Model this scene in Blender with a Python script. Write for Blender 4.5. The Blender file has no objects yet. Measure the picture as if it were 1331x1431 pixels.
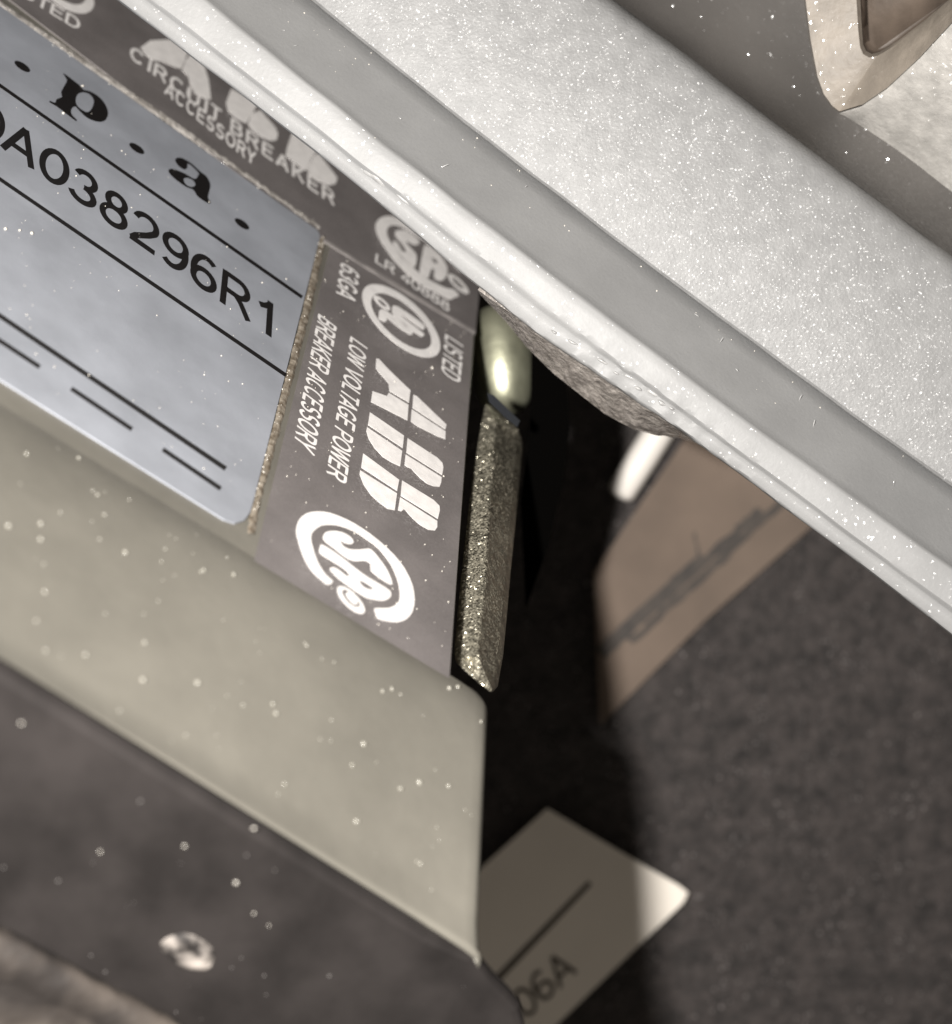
import bpy, bmesh, math, random
from mathutils import Vector, Matrix, geometry, noise

random.seed(7)
sc = bpy.context.scene
MM = 0.001
# ---------------------------------------------------------------- camera
# The phone looks straight down at the bench (z = 0); lengths below are in millimetres.
F, CX, CY = 2733.0, 665.5, 715.5        # focal length and centre of the photograph in its pixels
BENCH = 165.0                            # lens to bench
cam = bpy.data.cameras.new('camera')
cam.sensor_fit = 'HORIZONTAL'; cam.sensor_width = 36.0
cam.lens = 36.0 * F / 1331.0
cam.clip_start = 0.002; cam.clip_end = 20.0
cam.dof.use_dof = True
cam.dof.focus_distance = 0.1090
cam.dof.aperture_fstop = cam.lens / 1.5
cam_ob = bpy.data.objects.new('camera', cam); sc.collection.objects.link(cam_ob)
cam_ob.location = (0, 0, BENCH * MM)
sc.camera = cam_ob
# ---------------------------------------------------------------- light
world = bpy.data.worlds.new('World'); sc.world = world; world.use_nodes = True
bg = world.node_tree.nodes['Background']
bg.inputs['Color'].default_value = (1.0, 0.90, 0.78, 1); bg.inputs['Strength'].default_value = 0.165

def lamp(name, loc, aim, size, power, color):
    l = bpy.data.lights.new(name, 'AREA'); l.shape = 'DISK'; l.size = size * MM
    l.energy = power; l.color = color
    o = bpy.data.objects.new(name, l); sc.collection.objects.link(o)
    o.location = W(loc)
    o.rotation_euler = (W(aim) - W(loc)).to_track_quat('-Z', 'Y').to_euler()
    return o
def W(p):                                # lens frame (right, down, away) in mm -> world metres
    return Vector((p[0] * MM, -p[1] * MM, (BENCH - p[2]) * MM))
lamp('phone_flash', (-18.5, -6, 0), (-4, -2, 110), 4.5, 0.40, (1.0, 0.965, 0.92))
sc.view_settings.view_transform = 'Standard'; sc.view_settings.look = 'None'
sc.view_settings.exposure = 0.0; sc.view_settings.gamma = 1.0
sc.view_settings.use_curve_mapping = False
sc.cycles.max_bounces = 6
sc.cycles.sample_clamp_indirect = 4.0

# ---------------------------------------------------------------- geometry of the view
def ray(x, y): return Vector(((x - CX) / F, (y - CY) / F, 1.0))
def at(x, y, z): return ray(x, y) * z
U = Vector((7835, 4985, 2733)).normalized()
V = -Vector((99, -1655, 2733)).normalized()
V = (V - U * V.dot(U)).normalized()
N = V.cross(U).normalized()
if N.z > 0: N = -N
P0 = at(500, 600, 110.0)
def pl(u, v, h=0.0): return P0 + U * u + V * v + N * h
def uv(x, y):                            # where a photograph pixel meets the label face
    r = ray(x, y); p = r * (P0.dot(N) / r.dot(N)) - P0
    return p.dot(U), p.dot(V)
def proj(p): return CX + F * p.x / p.z, CY + F * p.y / p.z
def onl(x, y, h=0.0):
    a, b = uv(x, y); return pl(a, b, h)

def onh(x, y, h):
    r = ray(x, y); return r * ((P0 + N * h).dot(N) / r.dot(N))

# ---------------------------------------------------------------- materials
def mat(name, col, rough=0.5, metal=0.0, var=0.0, vscale=400, bump=0.0, bscale=2000, spec=0.5,
        col2=None, flake=0.0, fscale=9000, fmix=1.0, frough=.09, fbase=False, nrough=.5, coat=0.0, stretch=None, detail=6.0, rvar=0.0, ramp=(0.35, 0.65)):
    m = bpy.data.materials.new(name); m.use_nodes = True
    nt = m.node_tree; n = nt.nodes; L = nt.links
    b = n['Principled BSDF']
    b.inputs['Base Color'].default_value = (*col, 1); b.inputs['Roughness'].default_value = rough
    b.inputs['Metallic'].default_value = metal; b.inputs['Specular IOR Level'].default_value = spec
    b.inputs['Coat Weight'].default_value = coat; b.inputs['Coat Roughness'].default_value = 0.25
    tc = n.new('ShaderNodeTexCoord'); src = tc.outputs['Object']
    if stretch:
        mp = n.new('ShaderNodeMapping'); mp.inputs['Scale'].default_value = stretch
        mp.inputs['Rotation'].default_value = (0, 0, math.radians(37))
        L.new(src, mp.inputs['Vector']); src = mp.outputs['Vector']
    if var or col2:
        t = n.new('ShaderNodeTexNoise'); t.inputs['Scale'].default_value = vscale; t.inputs['Detail'].default_value = detail; t.inputs['Roughness'].default_value = nrough
        L.new(src, t.inputs['Vector'])
        r = n.new('ShaderNodeValToRGB')
        c2 = col2 or tuple(min(1, c * (1 + var)) for c in col)
        c1 = col if col2 else tuple(c * (1 - var) for c in col)
        r.color_ramp.elements[0].position = ramp[0]; r.color_ramp.elements[1].position = ramp[1]
        r.color_ramp.elements[0].color = (*c1, 1); r.color_ramp.elements[1].color = (*c2, 1)
        L.new(t.outputs['Fac'], r.inputs['Fac']); L.new(r.outputs['Color'], b.inputs['Base Color'])
        if rvar:
            mr = n.new('ShaderNodeMapRange'); mr.inputs['To Min'].default_value = rough - rvar; mr.inputs['To Max'].default_value = rough + rvar
            L.new(t.outputs['Fac'], mr.inputs['Value']); L.new(mr.outputs['Result'], b.inputs['Roughness'])
    bm_out = None
    if bump:
        t = n.new('ShaderNodeTexNoise'); t.inputs['Scale'].default_value = bscale; t.inputs['Detail'].default_value = 5
        L.new(src, t.inputs['Vector'])
        bp = n.new('ShaderNodeBump'); bp.inputs['Strength'].default_value = 1.0; bp.inputs['Distance'].default_value = bump * MM
        L.new(t.outputs['Fac'], bp.inputs['Height']); bm_out = bp.outputs['Normal']
        L.new(bm_out, b.inputs['Normal'])
    if flake:
        # metal flakes: every Voronoi cell tilts its own little mirror
        v = n.new('ShaderNodeTexVoronoi'); v.inputs['Scale'].default_value = fscale
        L.new(tc.outputs['Object'], v.inputs['Vector'])
        sub = n.new('ShaderNodeVectorMath'); sub.operation = 'SUBTRACT'; sub.inputs[1].default_value = (.5, .5, .5)
        L.new(v.outputs['Color'], sub.inputs[0])
        s = n.new('ShaderNodeVectorMath'); s.operation = 'SCALE'; s.inputs['Scale'].default_value = flake
        L.new(sub.outputs[0], s.inputs[0])
        g = n.new('ShaderNodeNewGeometry')
        ad = n.new('ShaderNodeVectorMath'); ad.operation = 'ADD'
        L.new(bm_out or g.outputs['Normal'], ad.inputs[0]); L.new(s.outputs[0], ad.inputs[1])
        no = n.new('ShaderNodeVectorMath'); no.operation = 'NORMALIZE'; L.new(ad.outputs[0], no.inputs[0])
        if fbase:
            L.new(no.outputs[0], b.inputs['Normal'])
        else:
            L.new(no.outputs[0], b.inputs['Coat Normal'])
            b.inputs['Coat Weight'].default_value = fmix; b.inputs['Coat Roughness'].default_value = frough
            b.inputs['Coat IOR'].default_value = 1.6
    return m

M = {}
M['bench'] = mat('bench_fabric', (.007, .0058, .0056), .8, col2=(.066, .0545, .051), vscale=520, bump=.4, bscale=1500, detail=8, nrough=.82, ramp=(.36, .68))
M['plate'] = mat('passivated_steel', (.150, .141, .120), .45, .15, var=.12, vscale=140, bump=.014, bscale=1500, spec=.4, nrough=.6)
M['core'] = mat('dark_core', (.03, .03, .03), .6, var=.2)
M['cover'] = mat('dark_plastic', (.017, .015, .0145), .42, col2=(.032, .028, .027), vscale=260, bump=.05, bscale=500, spec=.3, stretch=(1, .5, 1), detail=5)  # mottled reflections put into the colour as noise
M['foot'] = mat('rough_casting', (.024, .020, .018), .6, col2=(.082, .068, .058), vscale=300, bump=.2, bscale=500, detail=2)
M['label'] = mat('silver_label', (.292, .306, .340), .45, .15, var=.11, vscale=240, bump=.010, bscale=1500, spec=.45)
M['sticker'] = mat('dark_foil', (.158, .143, .140), .5, .1, var=.12, vscale=300, bump=.006, bscale=5000, spec=.5, flake=1.2, fscale=9000, fmix=.2)
M['white'] = mat('bare_foil', (.74, .715, .70), .55, .0, var=.07, vscale=1500, bump=.006, bscale=5000)
M['clear'] = mat('clear_border_highlight', (.50, .465, .45), .5, .0, var=.1, vscale=700)  # clear sticker margin, the light its bevel catches painted in as pale grey
M['ink'] = mat('black_ink', (.010, .009, .009), .35, spec=.4)
M['residue'] = mat('dried_glue', (.11, .086, .06), .6, col2=(.27, .235, .19), vscale=2200, bump=.05, bscale=3600, flake=1.1, fscale=8000, fmix=.12)
M['residue_white'] = mat('worn_edge', (.25, .23, .21), .55, col2=(.52, .49, .46), vscale=1200, bump=.05, bscale=2600, flake=1.1, fscale=8000, fmix=.2)
M['dust'] = mat('dust_grain', (.50, .47, .42), .25, spec=.8)
M['dustsoft'] = mat('dust_grain_grey', (.085, .078, .075), .5, spec=.4)
M['galv'] = mat('galvanised_steel', (.50, .465, .37), .32, .78, var=.3, vscale=1100, bump=.02, bscale=2200, flake=1.45, fscale=11000, fbase=True)
M['rivet'] = mat('olive_steel', (.34, .34, .25), .43, .8, var=.18, vscale=500, bump=.04, bscale=1400)
M['slate'] = mat('slate_plastic', (.018, .020, .024), .6)
M['paint'] = mat('silver_paint', (.208, .208, .208), .5, .0, var=.06, vscale=260, bump=.014, bscale=4000, flake=1.0, fscale=8500, fmix=.12, frough=.16, spec=.3)
M['sparkle'] = mat('silver_flake_paint', (.186, .186, .186), .5, .0, var=.08, vscale=900, bump=.04, bscale=5500, flake=.95, fscale=10500, fmix=.2, frough=.2, spec=.3)
M['rail_floor'] = mat('bare_rail_floor', (.068, .063, .059), .5, .1, var=.16, vscale=150, bump=.012, bscale=2200, flake=1.2, fscale=6000, fmix=.3)
M['fracture'] = mat('broken_zinc', (.13, .115, .105), .5, .1, col2=(.34, .31, .285), vscale=1000, bump=.20, bscale=1800, flake=1.0, fscale=6000, fmix=.8, nrough=.6)
M['chipwhite'] = mat('bruised_paint', (.29, .288, .285), .5, .0, var=.15, vscale=900, bump=.12, bscale=1500, flake=.9, fscale=4500, fmix=.4)
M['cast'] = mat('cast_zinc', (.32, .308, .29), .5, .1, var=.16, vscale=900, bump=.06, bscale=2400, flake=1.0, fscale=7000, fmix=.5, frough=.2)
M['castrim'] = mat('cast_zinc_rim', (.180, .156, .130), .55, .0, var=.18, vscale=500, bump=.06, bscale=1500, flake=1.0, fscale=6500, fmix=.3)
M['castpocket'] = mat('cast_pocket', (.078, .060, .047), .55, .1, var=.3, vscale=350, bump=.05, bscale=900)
M['card'] = mat('brown_card', (.132, .098, .075), .8, var=.16, vscale=140, bump=.05, bscale=600)
M['cardmark'] = mat('dark_smear', (.026, .021, .018), .7, col2=(.052, .041, .033), vscale=700)
M['tag'] = mat('white_tag', (.80, .74, .66), .5, var=.03, vscale=150)
M['taglip'] = mat('tag_print', (.10, .085, .07), .7)
M['dustplate'] = mat('dust_dome', (.23, .22, .19), .2, spec=.6)
M['grit'] = mat('bench_grit', (.12, .108, .104), .35, var=.6, vscale=300, spec=.5)
M['black'] = mat('shadow_block_black', (.0012, .0011, .001), 1.0, spec=.0)  # for the added block that shades the bench
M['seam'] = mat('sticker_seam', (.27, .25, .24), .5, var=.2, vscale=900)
M['tube'] = mat('white_sleeve', (.78, .74, .69), .4)

# ---------------------------------------------------------------- object helpers
def link(o): sc.collection.objects.link(o); return o
def thing(name, base, label, cat):
    o = link(bpy.data.objects.new(name, None)); o.location = W(base); o.empty_display_size = .004
    o['label'] = label; o['category'] = cat; o['base'] = list(W(base)); return o
def rootbase(o):
    while o.parent: o = o.parent
    return Vector(o.location)
def obj(name, pts, faces, m, parent=None, smooth=False, world=False):
    base = rootbase(parent) if parent else Vector((0, 0, 0))
    me = bpy.data.meshes.new(name)
    me.from_pydata([((p if world else W(p)) - base) for p in pts], [], faces)
    me.materials.append(m)
    bm = bmesh.new(); bm.from_mesh(me)
    bmesh.ops.recalc_face_normals(bm, faces=bm.faces); bm.to_mesh(me); bm.free()
    if smooth: me.polygons.foreach_set('use_smooth', [True] * len(me.polygons))
    o = link(bpy.data.objects.new(name, me)); o.parent = parent
    return o
def smoothloop(p, n=4):
    out = []
    k = len(p)
    for i in range(k):
        a, b, c, d = [Vector(p[(i + j) % k]) for j in (-1, 0, 1, 2)]
        for t in range(n):
            s = t / n
            out.append(tuple(.5 * ((2 * b) + (c - a) * s + (2 * a - 5 * b + 4 * c - d) * s * s + (3 * b - a - 3 * c + d) * s ** 3)))
    return out
def slab_uv(loops, h0, h1):
    """flat shape on the label face: loops[0] outline, others holes (uv, mm); returns pts, faces"""
    pts, faces = [], []
    tris = geometry.tessellate_polygon([[Vector((a, b, 0)) for a, b in lp] for lp in loops])
    flat = [q for lp in loops for q in lp]
    n = len(flat)
    pts += [pl(a, b, h1) for a, b in flat] + [pl(a, b, h0) for a, b in flat]
    faces += [tuple(t) for t in tris]
    k = 0
    for lp in loops:
        c = len(lp)
        for i in range(c):
            j = (i + 1) % c
            faces.append((k + i, k + j, n + k + j, n + k + i))
        k += c
    return pts, faces
class Acc:
    def __init__(s): s.p, s.f = [], []
    def add(s, pf):
        k = len(s.p); s.p += pf[0]; s.f += [tuple(i + k for i in f) for f in pf[1]]
    def obj(s, name, m, parent=None, smooth=False): return obj(name, s.p, s.f, m, parent, smooth)
def pxl(p, o=(0, 0), s=1.0): return [uv(o[0] + x * s, o[1] + y * s) for x, y in p]
def printed(name, shapes, m, parent, h0, h1, o=(0, 0), s=1.0, sm=3):
    a = Acc()
    for sh in shapes:
        loops = sh if isinstance(sh[0], list) else [sh]
        lp = [pxl(smoothloop(q, sm) if sm > 1 else q, o, s) for q in loops]
        a.add(slab_uv(lp, h0, h1))
    return a.obj(name, m, parent)
# a plain grotesque drawn with pen strokes: glyph -> (advance width, [strokes]); '~' strokes are curves; cap height 1
def arc(cx, cy, rx, ry, a0, a1, n=14):
    return [(cx + rx * math.cos(math.radians(a0 + (a1 - a0) * i / n)), cy + ry * math.sin(math.radians(a0 + (a1 - a0) * i / n))) for i in range(n + 1)]
def bowl(x0, x1, y0, y1):                # D-shaped stroke from the stem and back
    r = (y1 - y0) / 2; xm = max(x0, x1 - r)
    return [(x0, y1)] + arc(xm, (y0 + y1) / 2, x1 - xm, r, 90, -90) + [(x0, y0)]
GL = {
 '0': (.72, [arc(.33, .5, .27, .44, 90, 450, 28)]),
 '1': (.72, [[(.40, 0), (.40, 1)], [(.42, .93), (.30, .80), (.14, .72)]]),
 '2': (.72, [arc(.33, .69, .25, .25, 170, -30, 14) + [(.42, .42), (.16, .20), (.07, .06)], [(.03, .06), (.62, .06)]]),
 '3': (.72, [arc(.31, .72, .22, .22, 165, -90, 16), arc(.31, .28, .26, .22, 90, -165, 16)]),
 '4': (.72, [[(.47, 0), (.47, .98), (.06, .30)], [(.02, .26), (.66, .26)]]),
 '6': (.72, [arc(.33, .31, .25, .25, 0, 360, 24), arc(.36, .50, .29, .44, 52, 205, 14)]),
 '8': (.72, [arc(.33, .73, .20, .21, 0, 360, 22), arc(.33, .29, .26, .24, 0, 360, 24)]),
 '9': (.72, [arc(.33, .69, .25, .25, 0, 360, 24), arc(.30, .50, .29, .44, 232, 385, 14)]),
 'A': (.80, [[(.03, 0), (.36, .97)], [(.69, 0), (.36, .97)], [(.14, .30), (.58, .30)]]),
 'B': (.80, [[(.10, 0), (.10, 1)], bowl(.10, .60, .53, .94), bowl(.10, .66, .06, .53)]),
 'C': (.86, [arc(.42, .5, .33, .44, 40, 320, 24)]),
 'D': (.84, [[(.10, 0), (.10, 1)], [(.10, .94), (.32, .94)] + arc(.36, .5, .32, .44, 85, -85, 16) + [(.32, .06), (.10, .06)]]),
 'E': (.76, [[(.10, 0), (.10, 1)], [(.10, .94), (.66, .94)], [(.10, .52), (.60, .52)], [(.10, .06), (.68, .06)]]),
 'G': (.90, [arc(.44, .5, .34, .44, 45, 305, 24) + [(.76, .20), (.76, .46)], [(.46, .46), (.80, .46)]]),
 'I': (.32, [[(.15, 0), (.15, 1)]]),
 'K': (.80, [[(.10, 0), (.10, 1)], [(.66, 1), (.12, .38)], [(.28, .56), (.70, 0)]]),
 'L': (.66, [[(.10, 0), (.10, 1)], [(.10, .06), (.60, .06)]]),
 'O': (.90, [arc(.43, .5, .35, .44, 0, 360, 28)]),
 'P': (.76, [[(.10, 0), (.10, 1)], bowl(.10, .64, .45, .94)]),
 'R': (.82, [[(.10, 0), (.10, 1)], bowl(.10, .66, .48, .94), [(.38, .48), (.52, .34), (.72, 0)]]),
 'S': (.78, [arc(.35, .73, .25, .21, 25, 270, 16)[:-1] + arc(.36, .28, .27, .235, 90, -160, 16)]),
 'T': (.70, [[(.34, 0), (.34, 1)], [(.02, .94), (.66, .94)]]),
 'U': (.84, [[(.10, 1), (.10, .34)] + arc(.38, .34, .28, .28, 180, 360, 14) + [(.66, 1)]]),
 'V': (.78, [[(.03, 1), (.36, .03)], [(.69, 1), (.36, .03)]]),
 'W': (1.06, [[(.03, 1), (.26, .03)], [(.26, .03), (.50, .97)], [(.50, .97), (.74, .03)], [(.74, .03), (.97, 1)]]),
 'X': (.78, [[(.04, 0), (.66, 1)], [(.66, 0), (.04, 1)]]),
 'Y': (.78, [[(.03, 1), (.36, .44)], [(.69, 1), (.36, .44)], [(.36, .46), (.36, 0)]]),
 ' ': (.40, [])}
def stroke_quads(pts, w):
    L_, R_ = [], []
    closed = len(pts) > 3 and (Vector(pts[0]) - Vector(pts[-1])).length < 1e-4
    q = pts[:-1] if closed else pts; k = len(q)
    for i in range(k):
        a = Vector(q[i - 1]) if (closed or i) else None
        b = Vector(q[i]); c = Vector(q[(i + 1) % k]) if (closed or i < k - 1) else None
        d0 = (b - a).normalized() if a is not None else (c - b).normalized()
        d1 = (c - b).normalized() if c is not None else d0
        t = (d0 + d1); t = t.normalized() if t.length > 1e-6 else d1
        nn_ = Vector((-t.y, t.x)); m_ = min(1.6, 1 / max(.3, nn_.dot(Vector((-d1.y, d1.x)))))
        L_.append(b + nn_ * w / 2 * m_); R_.append(b - nn_ * w / 2 * m_)
    f = [(i, (i + 1) % k, k + (i + 1) % k, k + i) for i in range(k if closed else k - 1)]
    return [tuple(p) for p in L_ + R_], f
def text_tris(body, weight, spacing=1.0):
    v, f = [], []; x = 0; lv = 0
    for ch in body:
        w, st_ = GL[ch]
        for sk in st_:
            p, fc = stroke_quads(sk, weight); k = len(v)
            v += [(x + a, b, lv) for a, b in p]; f += [tuple(i + k for i in q) for q in fc]
            lv = (lv + 1) % 7
        x += w * spacing if ch != ' ' else w
    x0, x1 = min(q[0] for q in v), max(q[0] for q in v)
    return [((a - x0) / (x1 - x0), b, l_) for a, b, l_ in v], f
def lettering(name, body, p0, p1, up, m, parent, h, weight=.15, place=None, spacing=1.0):
    v, f = text_tris(body, weight, spacing)
    place = place or (lambda x, y, hh: onl(x, y, hh))
    a = place(*p0, 0); b = place(*p1, 0); c = place(p0[0] + up[0], p0[1] + up[1], 0)
    nrm = (place(*p0, 1) - a).normalized()
    pts = [a + (b - a) * x + (c - a) * y + nrm * (h + .0012 * l_) for x, y, l_ in v]
    return obj(name, pts, f, m, parent)
def ellipse(c, ax, ay, phi, k=1.0, n=28):
    return [(c[0] + k * ax * math.cos(t), c[1] + k * ay * math.cos(t - math.radians(phi))) for t in [2 * math.pi * i / n for i in range(n)]]
ICO = None
def grain_geo():
    global ICO
    bm = bmesh.new(); bmesh.ops.create_icosphere(bm, subdivisions=2, radius=1.0)
    ICO = ([v.co.copy() for v in bm.verts], [tuple(v.index for v in f.verts) for f in bm.faces]); bm.free()
grain_geo()
def grains(name, spots, m, parent):
    """spots: (centre point mm, radius mm)"""
    P, Fc = [], []
    for c, r in spots:
        k = len(P); sx, sy, sz = [random.uniform(.75, 1.25) * r for _ in range(3)]
        P += [c + Vector((v.x * sx, v.y * sy, v.z * sz)) for v in ICO[0]]
        Fc += [tuple(i + k for i in f) for f in ICO[1]]
    o = obj(name, P, Fc, m, parent, True); o['kind'] = 'stuff'; return o
def inside(p, poly):
    x, y = p; r = False; j = len(poly) - 1
    for i in range(len(poly)):
        (a, b), (c, d) = poly[i], poly[j]
        if (b > y) != (d > y) and x < (c - a) * (y - b) / (d - b) + a: r = not r
        j = i
    return r
def scatter(poly, n):
    xs = [p[0] for p in poly]; ys = [p[1] for p in poly]; out = []
    while len(out) < n:
        q = (random.uniform(min(xs), max(xs)), random.uniform(min(ys), max(ys)))
        if inside(q, poly): out.append(q)
    return out

# ================================================================ the setting: bench surface
def flat(x, y, h=0.0): return at(x, y, BENCH - h)
g = bpy.data.meshes.new('bench_top')
n = 60; s = .6
bpts = [Vector(((i / n - .5) * s, (j / n - .5) * s, 0)) for j in range(n + 1) for i in range(n + 1)]
bfc = [(j * (n + 1) + i, j * (n + 1) + i + 1, (j + 1) * (n + 1) + i + 1, (j + 1) * (n + 1) + i) for j in range(n) for i in range(n)]
bench = obj('bench_top', bpts, bfc, M['bench'], world=True); bench['kind'] = 'structure'

gp = []
for _ in range(5200):
    x, y = random.uniform(640, 1400), random.uniform(600, 1500)
    c = noise.noise(Vector((x * .02, y * .02, 4)))
    if random.random() < .35 + .9 * c: gp.append((flat(x, y, .03), random.choice([.06, .08, .10, .14])))
grains('bench_grit', gp, M['grit'], bench)

# ================================================================ release coil with its labels
coil = thing('release_coil', pl(-20, 12, -45), 'olive grey steel release coil carrying a silver serial label and two dark foil stickers', 'release coil')
u_hi = uv(668, 440)[0] + .25            # edge of the plate beside the clip
u_lo = uv(692, 985)[0]                  # the plate is wider below the clip
v_notch = uv(660, 962)[1]
v_b = uv(340, 770)[1]                   # here the plate starts to roll over towards the front edge
def kroll(u): return -.0040 + .0250 * max(0, min(1, (u + 18) / 27))
def hroll(u, v):                         # the sheet swells a little below the labels, then rolls over
    t = max(0, v - v_b); return .20 * t * math.exp(-t / 4.0) - kroll(u) * t * t
def edge_v(u):                           # the front edge runs along this line of the photograph
    lo, hi = v_b, v_b + 60
    for _ in range(45):
        mid = (lo + hi) / 2; x, y = proj(pl(u, mid, hroll(u, mid)))
        if y < 933 + .619 * x: lo = mid
        else: hi = mid
    return lo
def edge_u(v):
    lo, hi = u_lo - 9, u_lo + 9
    for _ in range(45):
        mid = (lo + hi) / 2; x, y = proj(pl(mid, v, hroll(mid, v)))
        if x < 692 - 15 * (y - 975) / 360: lo = mid
        else: hi = mid
    return lo
UMIN = -75.0
v_end = edge_v(-5.0)
u_corner = edge_u(edge_v(u_lo))
def lip(u): return .30 * max(0, min(1, (u + 26) / 20))
def plate_geo():
    P, Fc = [], []
    R = .28; r2 = .9
    upper = [-45 + i * 1.5 for i in range(int((v_notch - .02 + 45) / 1.5) + 1)] + [v_notch - .02]
    taus = [i / 70 for i in range(71)]
    rows = []
    def columns(ue):
        return [UMIN + (ue - 1.2 - UMIN) * (i / 60) for i in range(61)]
    def tail(ue, fn, row):
        for i in range(1, 8):
            t = math.radians(90) * i / 7
            row.append(fn(ue - r2 + r2 * math.sin(t)) + N * (-r2 + r2 * math.cos(t)))
        row.append(fn(ue - .4) + N * (-4)); rows.append(row)
    for v in upper:
        row = [pl(u, v, hroll(u, v)) for u in columns(u_hi)]
        tail(u_hi, lambda u: pl(u, v, hroll(u, v)), row)
    v0 = v_notch + .02
    for t in taus:
        vv = v0 + t * (edge_v(u_lo) - R - v0)
        ue = edge_u(vv) - .5 * max(0, 1 - (vv - v_notch) / .8) ** 2
        f = lambda u: (lambda v: pl(u, v, hroll(u, v) + lip(u) * (max(0, (v - edge_v(u) + R + 1.5) / 1.5) ** 1.5 if t > .8 else 0)))(v0 + t * (edge_v(u) - R - v0))
        row = [f(u) for u in columns(ue)]; tail(ue, f, row)
    for k in range(1, 9):
        def f(u):
            vb_ = edge_v(u) - R; a0 = math.atan(2 * kroll(u) * (vb_ - v_b)); a = a0 + (math.radians(88) - a0) * k / 8
            return pl(u, vb_ + R * (math.sin(a) - math.sin(a0)), hroll(u, vb_) + lip(u) + R * (math.cos(a) - math.cos(a0)))
        ue = u_corner; row = [f(u) for u in columns(ue)]; tail(ue, f, row)
    last = [p - N * 0.8 for p in rows[-1]]; rows.append(last)
    w = len(rows[0])
    for r in rows: P += r
    for j in range(len(rows) - 1):
        for i in range(w - 1):
            Fc.append((j * w + i, j * w + i + 1, (j + 1) * w + i + 1, (j + 1) * w + i))
    return P, Fc
pp, pf = plate_geo()
plate = obj('plate', pp, pf, M['plate'], coil, True)
def box_uvh(u0, u1, v0, v1, h0, h1):
    p = [pl(u, v, h) for h in (h0, h1) for v in (v0, v1) for u in (u0, u1)]
    return p, [(0, 1, 3, 2), (4, 5, 7, 6), (0, 1, 5, 4), (2, 3, 7, 6), (0, 2, 6, 4), (1, 3, 7, 5)]
obj('coil_body', *box_uvh(UMIN, u_hi - 2.2, -45, v_end - 3.5, -45, -6.5), M['core'], coil)

# ---- dark front cover
eA, eB = [pl(u, edge_v(u), hroll(u, edge_v(u))) for u in (-18.0, u_lo)]
EU = (eB - eA).normalized()           # direction of the plate's front edge
CN = (V - EU * V.dot(EU)).normalized()
CW = CN.cross(EU).normalized()
if CW.dot(N) > 0: CW = -CW
PROUD = .12 + max((pl(u, edge_v(u), hroll(u, edge_v(u)) + lip(u)) - eB).dot(CN) for u in [-20 + i for i in range(30)])
def cov(u, w, d=0.0): return eB + EU * (u - u_lo) + CW * (w + .40) + CN * (PROUD + d)
def cuv0(x, y):
    r = ray(x, y); c_ = cov(0, 0, .36); p = r * (c_.dot(CN) / r.dot(CN)) - c_
    return p.dot(EU), p.dot(CW)
def cover_geo():
    # outline in (u, w): top edge, rounded right corner
    top_r = u_lo + .1
    edge = [cuv0(x, y) for x, y in [(664, 1343), (690, 1374), (712, 1396), (727, 1414), (734, 1436), (738, 1500), (742, 1600)]]
    top = [cuv0(x, 942 + .619 * x) for x in range(-600, 640, 40)]
    line = [(UMIN, top[0][1])] + top + edge + [(edge[-1][0], 60), (UMIN, 60)]
    k = len(line); P = []; Fc = []
    cu = sum(q[0] for q in line) / k; cw = 20
    rings = [(0, -.75), (0, -.35), (.10, -.12), (.30, 0)]
    for ins, d in rings:
        for (u, w) in line:
            uu = u - ins * (1 if u > -20 else 0); ww = w + ins * (1 if w < 30 else 0)
            P.append(cov(uu, ww, d + .35))
    for r in range(len(rings) - 1):
        for i in range(k):
            j = (i + 1) % k
            Fc.append((r * k + i, r * k + j, (r + 1) * k + j, (r + 1) * k + i))
    Fc.append(tuple((len(rings) - 1) * k + i for i in range(k)))
    Fc.append(tuple(reversed(range(k))))
    return P, Fc
cp, cf = cover_geo()
cover = obj('front_cover', cp, cf, M['cover'], coil)
cN = CN; cP = cov(0, 0, .36)
def onc(x, y, d=0.0):                    # pixel on the cover's face
    r = ray(x, y); return r * (cP.dot(cN) / r.dot(cN)) + cN * d
def cuv(x, y):
    p = onc(x, y) - cP; return p.dot(EU), p.dot(CW)
# rough ledge along the bottom of the cover
w_f = cuv(110, 1352)[1]
lu = [UMIN + i * 1.0 for i in range(int(u_lo - UMIN) + 1)]
P, Fc = [], []
lprof = [(0, 0), (.15, .5), (.6, .9), (1.4, 1.1), (2.0, .9), (2.6, 1.4), (6, 1.8), (14, 2.2), (30, 2.4), (30, 0)]
for u in lu:
    for i, (w, d) in enumerate(lprof):
        P.append(cP + EU * u + CW * (w_f + w + .25 * noise.noise(Vector((u * .7, i, 3)))) + cN * (d * (1 + .25 * noise.noise(Vector((u * .9, i * 2.1, 0)))) - .02))
k = len(lprof)
for i in range(len(lu) - 1):
    for j in range(k):
        Fc.append((i * k + j, (i + 1) * k + j, (i + 1) * k + (j + 1) % k, i * k + (j + 1) % k))
obj('cover_ledge', P, Fc, M['foot'], coil, True)

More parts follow.
